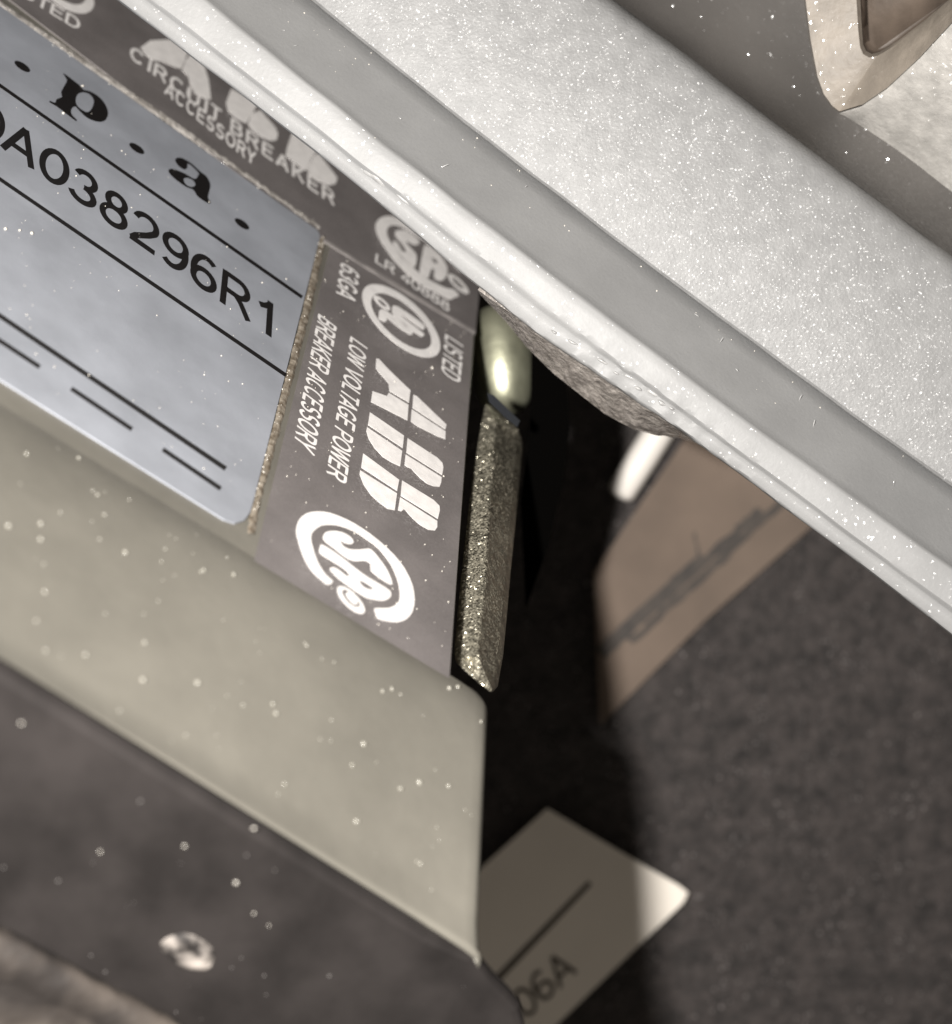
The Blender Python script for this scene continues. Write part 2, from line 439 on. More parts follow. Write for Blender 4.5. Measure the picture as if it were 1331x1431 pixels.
# ---- labels
H_ST, H_STRIP, H_LAB = .06, .08, .10
strip = Acc(); strip.add(slab_uv([pxl([(-330, -260), (430, 318), (448, 333), (664, 464), (670, 400), (700, 330), (380, -260)])], .01, H_STRIP))
strip = strip.obj('upper_sticker', M['sticker'], coil); strip['label'] = 'dark foil sticker strip half hidden under the rail'
st = Acc(); st.add(slab_uv([pxl([(463, 338), (662, 461), (627, 952), (624, 957), (353, 791)])], .01, H_ST))
sticker = st.obj('lower_sticker', M['sticker'], coil); sticker['label'] = 'dark foil sticker with white sideways lettering'
lab = Acc()
corner = [(352, 705), (348, 718), (340, 729), (327, 733), (312, 728)]
lab.add(slab_uv([pxl([(-330, -215), (-40, -18), (441, 322), (445, 327), (446, 333)] + corner + [(0, 533), (-40, 508), (-300, 346)])], .01, H_LAB))
label = lab.obj('serial_label', M['label'], coil); label['label'] = 'silver label with black serial number and rules'
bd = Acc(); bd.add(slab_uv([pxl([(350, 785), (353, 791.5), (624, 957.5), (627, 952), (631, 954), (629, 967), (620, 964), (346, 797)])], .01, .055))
bd.obj('clear_border_highlight', M['clear'], sticker)
# thin bright seam where the strip lies over the lower sticker
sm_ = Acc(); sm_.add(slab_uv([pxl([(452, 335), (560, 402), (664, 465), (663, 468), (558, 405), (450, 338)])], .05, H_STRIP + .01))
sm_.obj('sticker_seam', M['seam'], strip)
# dried glue round the silver label
def band(path, w0, w1, jit, m, name, parent, hgt):
    a = []; b = []
    for (x0, y0), (x1, y1) in zip(path[:-1], path[1:]):
        n_ = max(2, int(math.hypot(x1 - x0, y1 - y0) / 5)); dx, dy = x1 - x0, y1 - y0; L_ = math.hypot(dx, dy)
        for i in range(n_):
            t = i / n_; x, y = x0 + dx * t, y0 + dy * t
            a.append((x + dy / L_ * (w0 + random.uniform(-jit, jit)), y - dx / L_ * (w0 + random.uniform(-jit, jit))))
            b.append((x - dy / L_ * (w1 + random.uniform(-jit, jit)), y + dx / L_ * (w1 + random.uniform(-jit, jit))))
    P, Fc = [], []
    for q, r in zip(a, b):
        P += [onl(*q, .02), onl((q[0] * .7 + r[0] * .3), (q[1] * .7 + r[1] * .3), hgt - .03 + random.uniform(0, .05)),
              onl((q[0] * .3 + r[0] * .7), (q[1] * .3 + r[1] * .7), hgt - .03 + random.uniform(0, .05)), onl(*r, .02)]
    for i in range(len(a) - 1):
        for j in range(3): Fc.append((i * 4 + j, i * 4 + 4 + j, i * 4 + 5 + j, i * 4 + 1 + j))
    return obj(name, P, Fc, m, parent)
band([(-60, -36), (30, 28), (240, 172), (438, 314), (449, 325)], 5, 4, 1.0, M['residue_white'], 'worn_edge', label, H_LAB)
band([(451, 331), (434, 412), (400, 545), (356, 712), (350, 752)], 5.5, 5.5, 1.2, M['residue'], 'glue_line', label, H_LAB - .02)

hp = H_LAB + .012
# serial label: rules, p. a. letters, serial number
def rule(x0, y0, x1, y1, w, parent=label, h=hp):
    dx, dy = x1 - x0, y1 - y0; L_ = math.hypot(dx, dy); ox, oy = -dy / L_ * w / 2, dx / L_ * w / 2
    a = Acc(); a.add(slab_uv([pxl([(x0 + ox, y0 + oy), (x1 + ox, y1 + oy), (x1 - ox, y1 - oy), (x0 - ox, y0 - oy)])], h - .02, h))
    return a.obj('printed_rule', M['ink'], parent)
for r in [(-50, 87, 421, 417, 4.5), (-50, 219, 398, 526, 5), (-60, 404, 314, 657, 6.5), (-60, 440, 54, 515, 6), (98, 545, 183, 602, 6), (226, 630, 307, 685, 6)]: rule(*r)
s5 = .1953; o5 = (60, 90)
p_out = [(140, 72), (175, 95), (240, 145), (275, 175), (285, 190), (340, 205), (400, 245), (440, 295), (460, 350), (450, 395), (420, 418), (370, 415), (310, 390), (260, 345), (225, 310), (200, 325), (195, 350), (205, 375), (235, 405), (228, 412), (190, 385), (140, 345), (85, 305), (42, 280), (45, 270), (80, 283), (90, 260), (115, 248), (130, 240), (125, 205), (145, 165), (165, 125), (155, 100)]
p_hole = [(240, 225), (280, 208), (325, 220), (355, 255), (355, 295), (335, 335), (310, 350), (275, 335), (240, 305), (228, 270)]
a_out = [(940, 695), (960, 675), (1000, 683), (1060, 720), (1120, 775), (1160, 805), (1185, 845), (1192, 880), (1180, 930), (1175, 965), (1195, 995), (1180, 1003), (1130, 975), (1095, 945), (1070, 905), (1020, 885), (960, 845), (915, 805), (893, 775), (905, 755), (950, 765), (1010, 790), (1060, 820), (1090, 825), (1105, 800), (1108, 785), (1070, 745), (1030, 718), (1027, 745), (1010, 760), (970, 740)]
a_hole = [(1000, 830), (1030, 820), (1070, 840), (1085, 870), (1060, 885), (1020, 870)]
printed('printed_letter', [[p_out, p_hole]], M['ink'], label, hp - .02, hp, o5, s5, 3)
printed('printed_letter', [[a_out, a_hole]], M['ink'], label, hp - .02, hp, o5, s5, 3)
for cx, cy in [(30, 94.5), (190, 209), (337, 314.5)]:
    uu, vv = uv(cx, cy)
    a = Acc(); a.add(slab_uv([[(uu + .52 * math.cos(t), vv + .50 * math.sin(t)) for t in [i * math.pi / 10 for i in range(20)]]], hp - .02, hp)); a.obj('printed_dot', M['ink'], label)
lettering('serial_number', 'A038296R1', (-2, 206), (378, 474), (14, -41), M['ink'], label, hp, .145)
lettering('serial_number', '1SD', (-112, 130), (-1, 207), (15, -42), M['ink'], label, hp, .145)

# lower sticker print
hs = H_ST + .012
W_ = M['white']
lettering('sticker_text', '63GA', (476, 366), (469, 410), (26, 17), W_, sticker, hs, .15)
lettering('sticker_text', 'BREAKER ACCESSORY', (444.7, 439), (410, 618), (25, 19), W_, sticker, hs, .15)
lettering('sticker_text', 'LOW VOLTAGE POWER', (489.4, 470.6), (455.4, 661.7), (23.5, 16.8), W_, sticker, hs, .15)
lettering('sticker_text', 'LISTED', (622, 467.3), (615.9, 521), (25, 17), W_, sticker, hs, .15)
k5 = .1816; q5 = (480, 500)
ABB = [[(250, 10), (270, 15), (330, 80), (400, 150), (512, 255), (500, 350), (350, 262), (345, 205), (325, 180), (262, 110), (245, 85)],
       [(220, 262), (330, 300), (345, 275), (497, 368), (488, 487), (208, 345)],
       [(535, 290), (560, 300), (790, 520), (780, 555), (528, 390)],
       [(522, 402), (782, 572), (780, 632), (720, 610), (560, 530), (515, 495)],
       [(200, 425), (462, 605), (452, 700), (185, 522)],
       [(178, 540), (448, 722), (432, 840), (380, 818), (300, 770), (235, 700), (190, 630), (172, 570)],
       [(490, 625), (720, 775), (758, 815), (765, 850), (755, 908), (480, 735)],
       [(475, 750), (752, 925), (748, 965), (735, 998), (690, 995), (640, 975), (590, 935), (540, 885), (520, 860), (490, 848), (466, 830)],
       [(148, 742), (425, 945), (408, 1030), (132, 850)],
       [(125, 872), (408, 1050), (390, 1180), (340, 1170), (270, 1120), (205, 1060), (150, 980), (120, 900)],
       [(447, 950), (690, 1100), (735, 1145), (738, 1180), (722, 1245), (437, 1068)],
       [(432, 1080), (480, 1110), (718, 1262), (718, 1310), (700, 1335), (650, 1330), (590, 1295), (530, 1245), (490, 1200), (465, 1170), (440, 1188), (415, 1180)]]
printed('logo_print', ABB, W_, sticker, hs - .02, hs, q5, k5, 1)
k6 = .15026; q6 = (400, 700)
C_ring = [(430, 755), (390, 790), (340, 760), (230, 660), (150, 520), (105, 380), (85, 290), (110, 190), (180, 125), (280, 105), (400, 118), (560, 180), (700, 260), (850, 370), (1000, 510), (1100, 640), (1170, 790), (1190, 920), (1170, 1040), (1110, 1110), (1040, 1135), (940, 1130), (850, 1105), (825, 1050), (815, 1008),
          (880, 1005), (960, 1000), (1030, 960), (1050, 900), (1045, 820), (1020, 720), (960, 590), (860, 460), (760, 380), (620, 290), (500, 245), (420, 232), (320, 240), (250, 290), (225, 350), (245, 450), (290, 580), (360, 690)]
S_let = [(335, 350), (360, 300), (430, 285), (520, 300), (590, 340), (622, 385), (600, 412), (540, 400), (500, 375), (520, 420), (580, 455), (680, 460), (760, 450), (810, 480), (890, 580), (950, 680), (985, 785), (930, 770), (850, 715), (780, 655), (775, 590), (720, 565), (630, 570), (540, 530), (440, 450), (370, 400)]
A_let = [(330, 415), (440, 480), (560, 570), (700, 680), (830, 760), (930, 820), (970, 860), (960, 910), (900, 938), (820, 930), (730, 905), (600, 820), (480, 730), (420, 670), (400, 635), (440, 625), (500, 660), (560, 710), (580, 690), (530, 640), (430, 575), (340, 520), (300, 480), (310, 430)]
A_hole = [(675, 755), (720, 765), (800, 815), (780, 832), (720, 810)]
R_ring = ellipse((597, 930), 130, 130, 42); R_in = ellipse((597, 915), 130, 130, 42, .62)
R_dot = [(545, 870), (600, 860), (660, 920), (650, 975), (600, 950)]
printed('mark_print', [C_ring, S_let, [A_let, A_hole], [R_ring, R_in], R_dot], W_, sticker, hs - .02, hs, q6, k6, 2)
k4 = .1352; q4 = (480, 370)
ULr = ellipse((593, 587), 404, 380, 46.8, 1, 48); ULi = ellipse((593, 591), 312, 291, 46.6, 1, 48)
U_let = [(500, 440), (520, 425), (560, 440), (640, 490), (740, 560), (830, 630), (835, 660), (820, 680), (760, 640), (660, 565), (585, 515), (600, 540), (650, 580), (740, 650), (830, 720), (830, 740), (805, 752), (700, 690), (600, 610), (520, 540), (495, 490)]
L_let = [(365, 480), (400, 465), (450, 490), (560, 570), (640, 630), (710, 700), (705, 730), (680, 730), (600, 680), (500, 600), (445, 555), (440, 590), (415, 600), (358, 560)]
r4o = ellipse((392, 400), 88, 78, 35); r4i = ellipse((396, 402), 88, 78, 35, .5)
printed('mark_print', [[ULr, ULi], U_let, L_let, [r4o, r4i]], W_, sticker, hs - .02, hs, q4, k4, 1)

# upper strip print
ht = H_STRIP + .012
k3 = .1352; q3 = (500, 280)
C3 = [(1040, 995), (1000, 1010), (950, 1035), (900, 1015), (800, 960), (640, 870), (500, 760), (380, 640), (290, 520), (220, 410), (180, 310), (185, 240), (230, 190), (300, 170), (420, 190), (640, 310), (820, 430), (980, 570), (1100, 720),
      (1050, 740), (930, 610), (780, 490), (600, 370), (440, 280), (350, 265), (300, 300), (300, 370), (350, 470), (430, 570), (560, 700), (700, 810), (830, 880), (920, 920), (985, 930)]
S3 = [(380, 330), (430, 315), (500, 325), (580, 380), (630, 430), (610, 470), (560, 460), (500, 420), (510, 470), (560, 520), (600, 570), (600, 640), (580, 700), (530, 680), (450, 610), (380, 510), (355, 450), (370, 425), (410, 460), (450, 530), (490, 545), (490, 510), (440, 440), (390, 380)]
A3 = [(690, 470), (760, 500), (850, 580), (910, 680), (920, 760), (890, 820), (850, 840), (800, 820), (780, 780), (790, 730), (760, 710), (740, 760), (720, 810), (670, 795), (635, 750), (645, 650), (665, 550)]
A3h = [(760, 600), (800, 610), (820, 640), (810, 665), (770, 640)]
r3o = ellipse((1035, 870), 108, 103, 32); r3i = ellipse((1030, 866), 108, 103, 32, .55)
printed('mark_print', [C3, S3, [A3, A3h], [r3o, r3i]], W_, strip, ht - .02, ht, q3, k3, 2)
lettering('sticker_text', 'LR 40888', (523, 367), (627, 438), (2, -12), W_, strip, ht, .15)
kb = .15026; qb = (300, 110)
printed('logo_print', [[(100, 230), (150, 100), (400, 240), (290, 420), (200, 380), (120, 310)],
                       [(345, 330), (420, 300), (560, 460), (585, 520), (570, 580), (520, 585), (430, 550), (340, 480), (303, 425)],
                       [(670, 640), (720, 500), (960, 640), (850, 860), (780, 820), (700, 760), (655, 720)],
                       [(890, 740), (960, 700), (1100, 880), (1135, 930), (1120, 985), (1060, 1000), (980, 970), (900, 910), (860, 860)]], W_, strip, ht - .02, ht, qb, kb, 1)
printed('logo_print', [[(340, 200), (440, 130), (640, 120), (830, 250), (760, 420), (700, 410), (560, 350), (460, 330), (400, 290)],
                       [(800, 340), (860, 260), (1000, 400), (1040, 530), (1055, 640), (1065, 740), (1000, 730), (900, 680), (850, 590), (830, 500), (765, 440)]], W_, strip, ht - .02, ht, (150, 40), .1352, 1)
lettering('sticker_text', 'CIRCUIT BREAKER', (179, 81), (467, 290), (4, -17), W_, strip, ht + .006, .17, spacing=1.15)
lettering('sticker_text', 'ACCESSORY', (228, 131), (355, 234), (4, -17), W_, strip, ht + .006, .17, spacing=1.1)
ur = ellipse((730, -160), 357, 325, 52, 1, 48); ui = ellipse((720, -185), 357, 325, 52, .76, 48)
printed('mark_print', [[ur, ui]], W_, strip, ht - .02, ht, (0, 0), .1202, 1)
lettering('sticker_text', 'LISTED', (-1, -24), (109, 44.5), (5, -14), W_, strip, ht, .15)

# ---- clip and rivet beside the stickers
def cpx(x, y): return (600 + x * .3354, 520 + y * .3354)
out = [(235, 130), (300, 180), (370, 235), (388, 285), (372, 480), (345, 760), (322, 1030), (300, 1250), (285, 1310), (262, 1335), (200, 1290), (110, 1205), (105, 1150), (140, 800), (175, 450), (215, 230)]
ridge = [(275, 210), (262, 400), (248, 600), (238, 800), (222, 980), (205, 1120), (205, 1190)]
side_r = [(388, 285), (375, 450), (358, 640), (340, 820), (325, 1000), (308, 1180), (285, 1310)]
side_l = [(215, 230), (188, 380), (165, 560), (142, 760), (124, 940), (110, 1100), (105, 1170)]
P, Fc = [], []
J = lambda: random.uniform(-.06, .06)
for l, r, e in zip(side_l, ridge, side_r):
    cx = lambda q, h: onh(*cpx(*q), h)
    l2 = ((l[0] + r[0]) / 2, (l[1] + r[1]) / 2)
    e2 = ((e[0] * .8 + r[0] * .2), (e[1] * .8 + r[1] * .2))
    P += [cx(l, -3.2), cx(l, -1.5), cx(l2, -.95 + J()), cx(r, -.45 + J() * .5), cx(e2, -1.9 + J() * .5), cx(e, -2.5), cx(e, -3.6)]
for j in range(len(ridge) - 1):
    for i in range(6): Fc.append((j * 7 + i, (j + 1) * 7 + i, (j + 1) * 7 + i + 1, j * 7 + i + 1))
# ends
k = len(P)
P += [onh(*cpx(235, 130), -1.2), onh(*cpx(370, 235), -1.3), onh(*cpx(235, 130), -3), onh(*cpx(370, 235), -3)]
Fc += [(1, k, 2), (2, k, 3), (3, k, k + 1), (3, k + 1, 4), (4, k + 1, 5), (k, k + 2, k + 3, k + 1), (5, k + 1, k + 3, 6), (1, 0, k + 2, k)]
b = 7 * (len(ridge) - 1); k = len(P)
P += [onh(*cpx(110, 1210), -1.3), onh(*cpx(200, 1292), -1.35), onh(*cpx(262, 1338), -1.5), onh(*cpx(110, 1210), -3), onh(*cpx(200, 1292), -3), onh(*cpx(262, 1338), -3)]
Fc += [(b + 1, b + 2, k), (b + 2, b + 3, k + 1, k), (b + 3, b + 4, k + 2, k + 1), (b + 4, b + 5, k + 2), (k, k + 1, k + 4, k + 3), (k + 1, k + 2, k + 5, k + 4), (b + 5, b + 6, k + 5, k + 2), (b + 1, k, k + 3, b)]
clip = obj('retaining_clip', P, Fc, M['galv'], coil); clip['label'] = 'glittering galvanised steel clip at the sticker edge'
bv = clip.modifiers.new('bevel', 'BEVEL'); bv.width = .00015; bv.segments = 2; bv.limit_method = 'ANGLE'; bv.angle_limit = math.radians(40)

# rivet: a domed pin head
c0 = at(701, 503, 135.0)
ax = Vector((.10, .96, -.22)).normalized(); bx = ax.cross(Vector((0, 0, 1))).normalized(); cxv = ax.cross(bx)
P, Fc = [], []
R1, R2 = 26, 28
for i in range(R1 + 1):
    t = math.pi * i / R1
    for j in range(R2):
        p = 2 * math.pi * j / R2
        prof = abs(math.sin(t)) ** .58
        P.append(c0 + ax * (-3.8 * math.cos(t)) + bx * (2.25 * prof * math.cos(p)) + cxv * (2.3 * prof * math.sin(p)))
for i in range(R1):
    for j in range(R2): Fc.append((i * R2 + j, i * R2 + (j + 1) % R2, (i + 1) * R2 + (j + 1) % R2, (i + 1) * R2 + j))
rv = obj('rivet', P, Fc, M['rivet'], coil, True); rv['label'] = 'rounded olive steel pin head'
tabp = [(681, 549), (690, 552), (727, 588), (723, 597), (706, 583), (684, 562)]
a = Acc(); zt = [117.5] * 6
P = [at(x, y, 119.0 + (x - 675) * .05) for x, y in tabp] + [at(x, y, 123) for x, y in tabp]
Fc = [tuple(range(6)), tuple(range(11, 5, -1))] + [(i, (i + 1) % 6, 6 + (i + 1) % 6, 6 + i) for i in range(6)]
obj('insulating_tab', P, Fc, M['slate'], coil)

bo = [(743, 478), (792, 520), (796, 600), (786, 680), (764, 770), (735, 850), (728, 700), (741, 590)]  # added black block, blends into the dark gap and widens the bench shadow
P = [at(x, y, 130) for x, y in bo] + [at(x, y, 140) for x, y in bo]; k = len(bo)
obj('shadow_block', P, [tuple(range(k)), tuple(range(2 * k - 1, k - 1, -1))] + [(i, (i + 1) % k, k + (i + 1) % k, k + i) for i in range(k)], M['black'], coil)

# ---- dust on the coil
def plate_pt(x, y):
    r = ray(x, y); h = 0.0
    for _ in range(12):
        t = (P0 + N * h).dot(N) / r.dot(N); p = r * t; q_ = p - P0; h = hroll(q_.dot(U), q_.dot(V))
    return p
beige = [(0, 560), (300, 745), (350, 800), (620, 975), (680, 990), (668, 1320), (330, 1120), (0, 905)]
sp = [(plate_pt(*q), random.choice([.04, .05, .06, .07, .09])) for q in scatter(beige, 75)]
for q in [(57, 732), (110, 640), (175, 772), (12, 735), (285, 797), (327, 803), (120, 915), (200, 950), (386, 997), (276, 954), (535, 966), (548, 963), (640, 960), (628, 962), (560, 1102), (586, 1094), (498, 1148), (508, 1040), (665, 1342)]:
    sp.append((plate_pt(*q), .12))
grains('dust', sp, M['dustplate'], plate)
lab_poly = [(0, 30), (430, 330), (350, 700), (0, 520)]
grains('dust', [(onl(x, y, H_LAB + .01), random.choice([.015, .02, .025, .03, .045])) for x, y in scatter(lab_poly, 110)] +
       [(onl(x, y, H_LAB + .02), .09) for x, y in [(6, 322), (26, 324), (43, 328), (87, 160), (114, 122)]], M['dust'], label)
grains('dust', [(onl(x, y, H_ST + .01), random.choice([.02, .03, .03, .045])) for x, y in scatter([(463, 345), (655, 465), (625, 945), (360, 785)], 130)] + [(onl(603.5, 515, H_ST), .12)], M['dust'], sticker)
grains('dust', [(onl(x, y, H_LAB), random.uniform(.02, .05)) for x, y in
                [(451 - 101 * t + random.uniform(-4, 4), 331 + 400 * t) for t in [random.random() for _ in range(45)]] +
                [(450 * t + random.uniform(-3, 3), 10 + 312 * t + random.uniform(-4, 4)) for t in [random.random() for _ in range(50)]]], M['dust'], label)
cpoly = [(0, 960), (640, 1350), (700, 1431), (250, 1425), (0, 1280)]
grains('dust', [(onc(x, y, .02), random.choice([.03, .05, .07])) for x, y in scatter(cpoly, 20)], M['dustsoft'], cover)
grains('dust', [(onc(x, y, .03), r) for x, y, r in [(330, 1233, .10), (258, 1182, .07), (355, 1276, .06), (376, 1293, .05), (30, 1010, .06), (140, 1190, .05), (355, 1157, .08)]], M['dust'], cover)
# pale chip of paint on the cover
P, Fc = [], []
cc = onc(263, 1330, .0)
e1 = Vector((.55, .83, 0)); e1 = (e1 - cN * e1.dot(cN)).normalized(); e2 = cN.cross(e1)
ring = 22
for k_, (rr, hh) in enumerate([(1.0, 0), (.8, .14), (.5, .22), (.2, .16)]):
    for i in range(ring):
        t = 2 * math.pi * i / ring
        wob = 1 + .22 * noise.noise(Vector((math.cos(t) * 1.3, math.sin(t) * 1.3, 5)))
        P.append(cc + e1 * (1.45 * rr * wob * math.cos(t)) + e2 * (.95 * rr * wob * math.sin(t)) + cN * (hh + .12 * noise.noise(Vector((rr * 3 * math.cos(t), rr * 3 * math.sin(t), 1))) * (rr < .9)))
for j in range(3):
    for i in range(ring): Fc.append((j * ring + i, j * ring + (i + 1) % ring, (j + 1) * ring + (i + 1) % ring, (j + 1) * ring + i))
Fc.append(tuple(3 * ring + i for i in range(ring)))
M['chip'] = mat('pale_chip', (.026, .023, .022), .5, col2=(.48, .43, .39), vscale=620, bump=.15, bscale=900, detail=3, ramp=(.38, .62))
obj('paint_chip', P, Fc, M['chip'], cover, True)

# ================================================================ silver rail across the coil
B2, Q2 = Vector((.796, .605)), Vector((.605, -.796))
def qs(q, s): return (.796 * s + .605 * q, .605 * s - .796 * q)
def bow(q, s):
    k = 0 if q < 106 or q > 420 else (15 if 150 <= q <= 262 else (15 * (q - 106) / 44 if q < 150 else 15 * (420 - q) / 158))
    sag = 15 * math.exp(-((s - 850) / 230) ** 2) * max(0, min(1, (128 - q) / 20))
    return k * ((s - 900) / 700) ** 2 - sag
rail = thing('silver_rail', at(*qs(300, 900), 122), 'silver painted stepped metal rail lying across the stickers', 'rail')
def sweep(name, prof, m, wob=.25, s0=-600, s1=2300, n=420, parent=rail):
    P, Fc = [], []; k = len(prof)
    for i in range(n + 1):
        s = s0 + (s1 - s0) * i / n
        for j, (q, z) in enumerate(prof):
            rg = math.exp(-((s - 1030) / 190) ** 2) * (1 if 98 < q < 127 else 0)
            z = z + .16 * rg * noise.noise(Vector((s * .06, q * .05, 3)))
            qq = q + bow(q, max(0, min(1750, s))) + 2.5 * rg * noise.noise(Vector((s * .045, j * .5, 11))) + wob * 6 * noise.noise(Vector((s * .012, j * .15, 7)))
            P.append(at(*qs(qq, s), z + wob * .12 * noise.noise(Vector((s * .02, j * .3, 1)))))
    for i in range(n):
        for j in range(k): Fc.append((i * k + j, (i + 1) * k + j, (i + 1) * k + (j + 1) % k, i * k + (j + 1) % k))
    o = obj(name, P, Fc, m, parent, True)
    o.data.set_sharp_from_angle(angle=math.radians(38)) if hasattr(o.data, 'set_sharp_from_angle') else None
    return o
sweep('flange', [(112, 116), (102, 112.2), (99, 110.4), (99.5, 109.3), (101, 108.85), (104, 108.72), (113, 108.6), (118, 108.52), (120, 108.42), (122, 108.2), (124, 108.1), (130, 108.06), (145, 108.0), (157, 107.97), (160, 108.02), (162.5, 108.17), (165, 108.42), (172, 108.8), (200, 110.2), (235, 111.9), (258, 113.0), (259, 119), (120, 119)], M['paint'])
sweep('web', [(253.5, 113.2), (253, 112.3), (254.5, 112.1), (258, 112.2), (300, 111.9), (380, 111.7), (440, 111.8), (480, 111.95), (500, 112.15), (509, 112.4), (515, 112.9), (520, 113.6), (521, 118.6), (262, 119)], M['sparkle'], .2)
sweep('rail_floor', [(519.5, 113.5), (526, 114.4), (535, 115.2), (550, 115.9), (575, 116.5), (620, 117.0), (700, 117.2), (1100, 117.2), (1100, 119), (519.5, 119)], M['rail_floor'], .1)
# broken underside of the flange
P, Fc = [], []
ms = [(668, 405), (700, 428), (735, 452), (775, 478), (815, 505), (850, 530), (890, 556), (925, 578), (960, 602), (985, 620)]
lows = [(672, 412), (705, 447), (738, 487), (775, 523), (812, 552), (845, 578), (885, 600), (920, 608), (950, 612), (985, 622)]
nn = 6; dens = 6
for i in range((len(ms) - 1) * dens + 1):
    a = i / dens; k = min(int(a), len(ms) - 2); t = a - k
    m1 = Vector(ms[k]).lerp(Vector(ms[k + 1]), t); l1 = Vector(lows[k]).lerp(Vector(lows[k + 1]), t)
    up = m1 + Vector((6, -9))
    row = [(up, 110.6)] + [(m1.lerp(l1, r), 110.5 + 4.2 * r) for r in (0, .3, .6, .85, 1)] + [(l1, 119)]
    for j, (q, z) in enumerate(row):
        nz = noise.noise(Vector((i * .45, j * 1.3, 2)))
        P.append(at(q.x + 1.6 * nz * (j > 1), q.y + 1.6 * nz * (j > 1), z + .3 * noise.noise(Vector((i * .7, j * 1.7, 9)))))
w = 7
for i in range((len(ms) - 1) * dens):
    for j in range(w - 1): Fc.append((i * w + j, (i + 1) * w + j, (i + 1) * w + j + 1, i * w + j + 1))
br = obj('broken_edge', P, Fc, M['fracture'], rail); br['label'] = 'rough broken brownish underside of the flange'
# bruised bright patch above it and a torn lip further up
def patch(name, pts, z, m, lift, seed):
    P, Fc = [], []
    c = Vector((sum(p[0] for p in pts) / len(pts), sum(p[1] for p in pts) / len(pts)))
    lp = smoothloop(pts, 4); k = len(lp)
    for r, h in ((1.0, -.25), (.85, .35), (.55, .8), (.25, 1.0)):
        for i, p in enumerate(lp):
            q = c.lerp(Vector(p), r)
            P.append(at(q.x, q.y, z - lift * h * (1 + .8 * noise.noise(Vector((q.x * .09, q.y * .09, seed))))))
    for j in range(3):
        for i in range(k): Fc.append((j * k + i, j * k + (i + 1) % k, (j + 1) * k + (i + 1) % k, (j + 1) * k + i))
    Fc.append(tuple(3 * k + i for i in range(k)))
    return obj(name, P, Fc, m, rail, True)
for k_, (x, y) in enumerate([(842, 505), (861, 521), (880, 527), (893, 543), (912, 549), (925, 563), (938, 570), (800, 478), (775, 464)]):
    rr = random.uniform(4, 8); n_ = 7
    patch('paint_chip', [(x + rr * random.uniform(.7, 1.5) * math.cos(a), y + rr * .55 * random.uniform(.6, 1.3) * math.sin(a) + .6 * rr * math.cos(a)) for a in [2 * math.pi * i / n_ for i in range(n_)]], 108.55, M['chipwhite'], random.uniform(.05, .18), k_)
patch('torn_lip', [(508, 228), (524, 232), (540, 245), (546, 258), (535, 262), (520, 250), (505, 240)], 108.6, M['chipwhite'], .35, 2)
patch('torn_lip', [(545, 262), (556, 266), (575, 284), (580, 293), (560, 280)], 108.6, M['chipwhite'], .25, 3)
# dust glints on the rail
def rail_z(q): return 108.1 if q < 160 else (108.6 + (q - 165) * .047 if q < 253 else (111.8 if q < 450 else 117.2))
sp = []
for _ in range(170):
    s = random.uniform(0, 1700); q = random.choice([random.uniform(125, 160), random.uniform(175, 250), random.uniform(175, 250)])
    x, y = qs(q + bow(q, s), s)
    if 0 < x < 1331 and 0 < y < 1431: sp.append((at(x, y, rail_z(q)), random.choice([.018, .022, .03, .045])))
grains('dust', sp, M['dust'], rail)

P, Fc = [], []
for _ in range(46):
    s_ = random.uniform(0, 1650); q_ = random.choice([random.uniform(180, 245), random.uniform(590, 640), random.uniform(130, 155)])
    x, y = qs(q_ + bow(q_, s_), s_); L_ = random.uniform(4, 16); an = random.choice([random.uniform(.5, 1.1), random.uniform(0, 3)])
    dx, dy = math.cos(an), math.sin(an); z = rail_z(q_) - .02 - (.25 if 165 < q_ < 253 else 0); k = len(P); w_ = random.uniform(.3, .7)
    if q_ > 500: z = 116.7
    P += [at(x - dx * L_ / 2, y - dy * L_ / 2, z), at(x - dy * w_, y + dx * w_, z), at(x + dx * L_ / 2, y + dy * L_ / 2, z), at(x + dy * w_, y - dx * w_, z)]
    Fc.append((k, k + 1, k + 2, k + 3))
sc_ = obj('scratches', P, Fc, M['chipwhite'], rail); sc_['kind'] = 'stuff'

# ================================================================ cast bracket standing on the rail
br = thing('cast_bracket', at(1210, 120, 117), 'grey cast zinc bracket with a sunken pocket standing on the rail', 'bracket')
oL = [(1100, -160), (1112, -80), (1124, 0), (1131, 55), (1141, 108), (1150, 133), (1162, 150), (1172, 158)]
iL = [(1205, -160), (1205, -80), (1203, 0), (1205, 40), (1207, 62), (1211, 71), (1219, 75), (1230, 72)]
zo = [114.6, 114.8, 115.0, 115.2, 115.4, 115.6, 115.7, 115.8]
zi = [113.6, 113.8, 114.0, 114.1, 114.2, 114.2, 114.1, 114.0]
oR = [(1172, 158), (1205, 148), (1240, 124), (1285, 82), (1331, 32), (1400, -45), (1500, -150)]
iR = [(1230, 72), (1240, 66), (1256, 56), (1290, 30), (1331, -4), (1400, -60), (1480, -150)]
zoR = [115.8, 114.6, 113.0, 110.8, 108.6, 105.5, 101]; ziR = [114.0, 113.6, 112.9, 111.4, 109.6, 106.6, 103]
outer = oL + oR[1:]; inner = iL + iR[1:]; zO = zo + zoR[1:]; zI = zi + ziR[1:]
P, Fc = [], []
nO = len(outer)
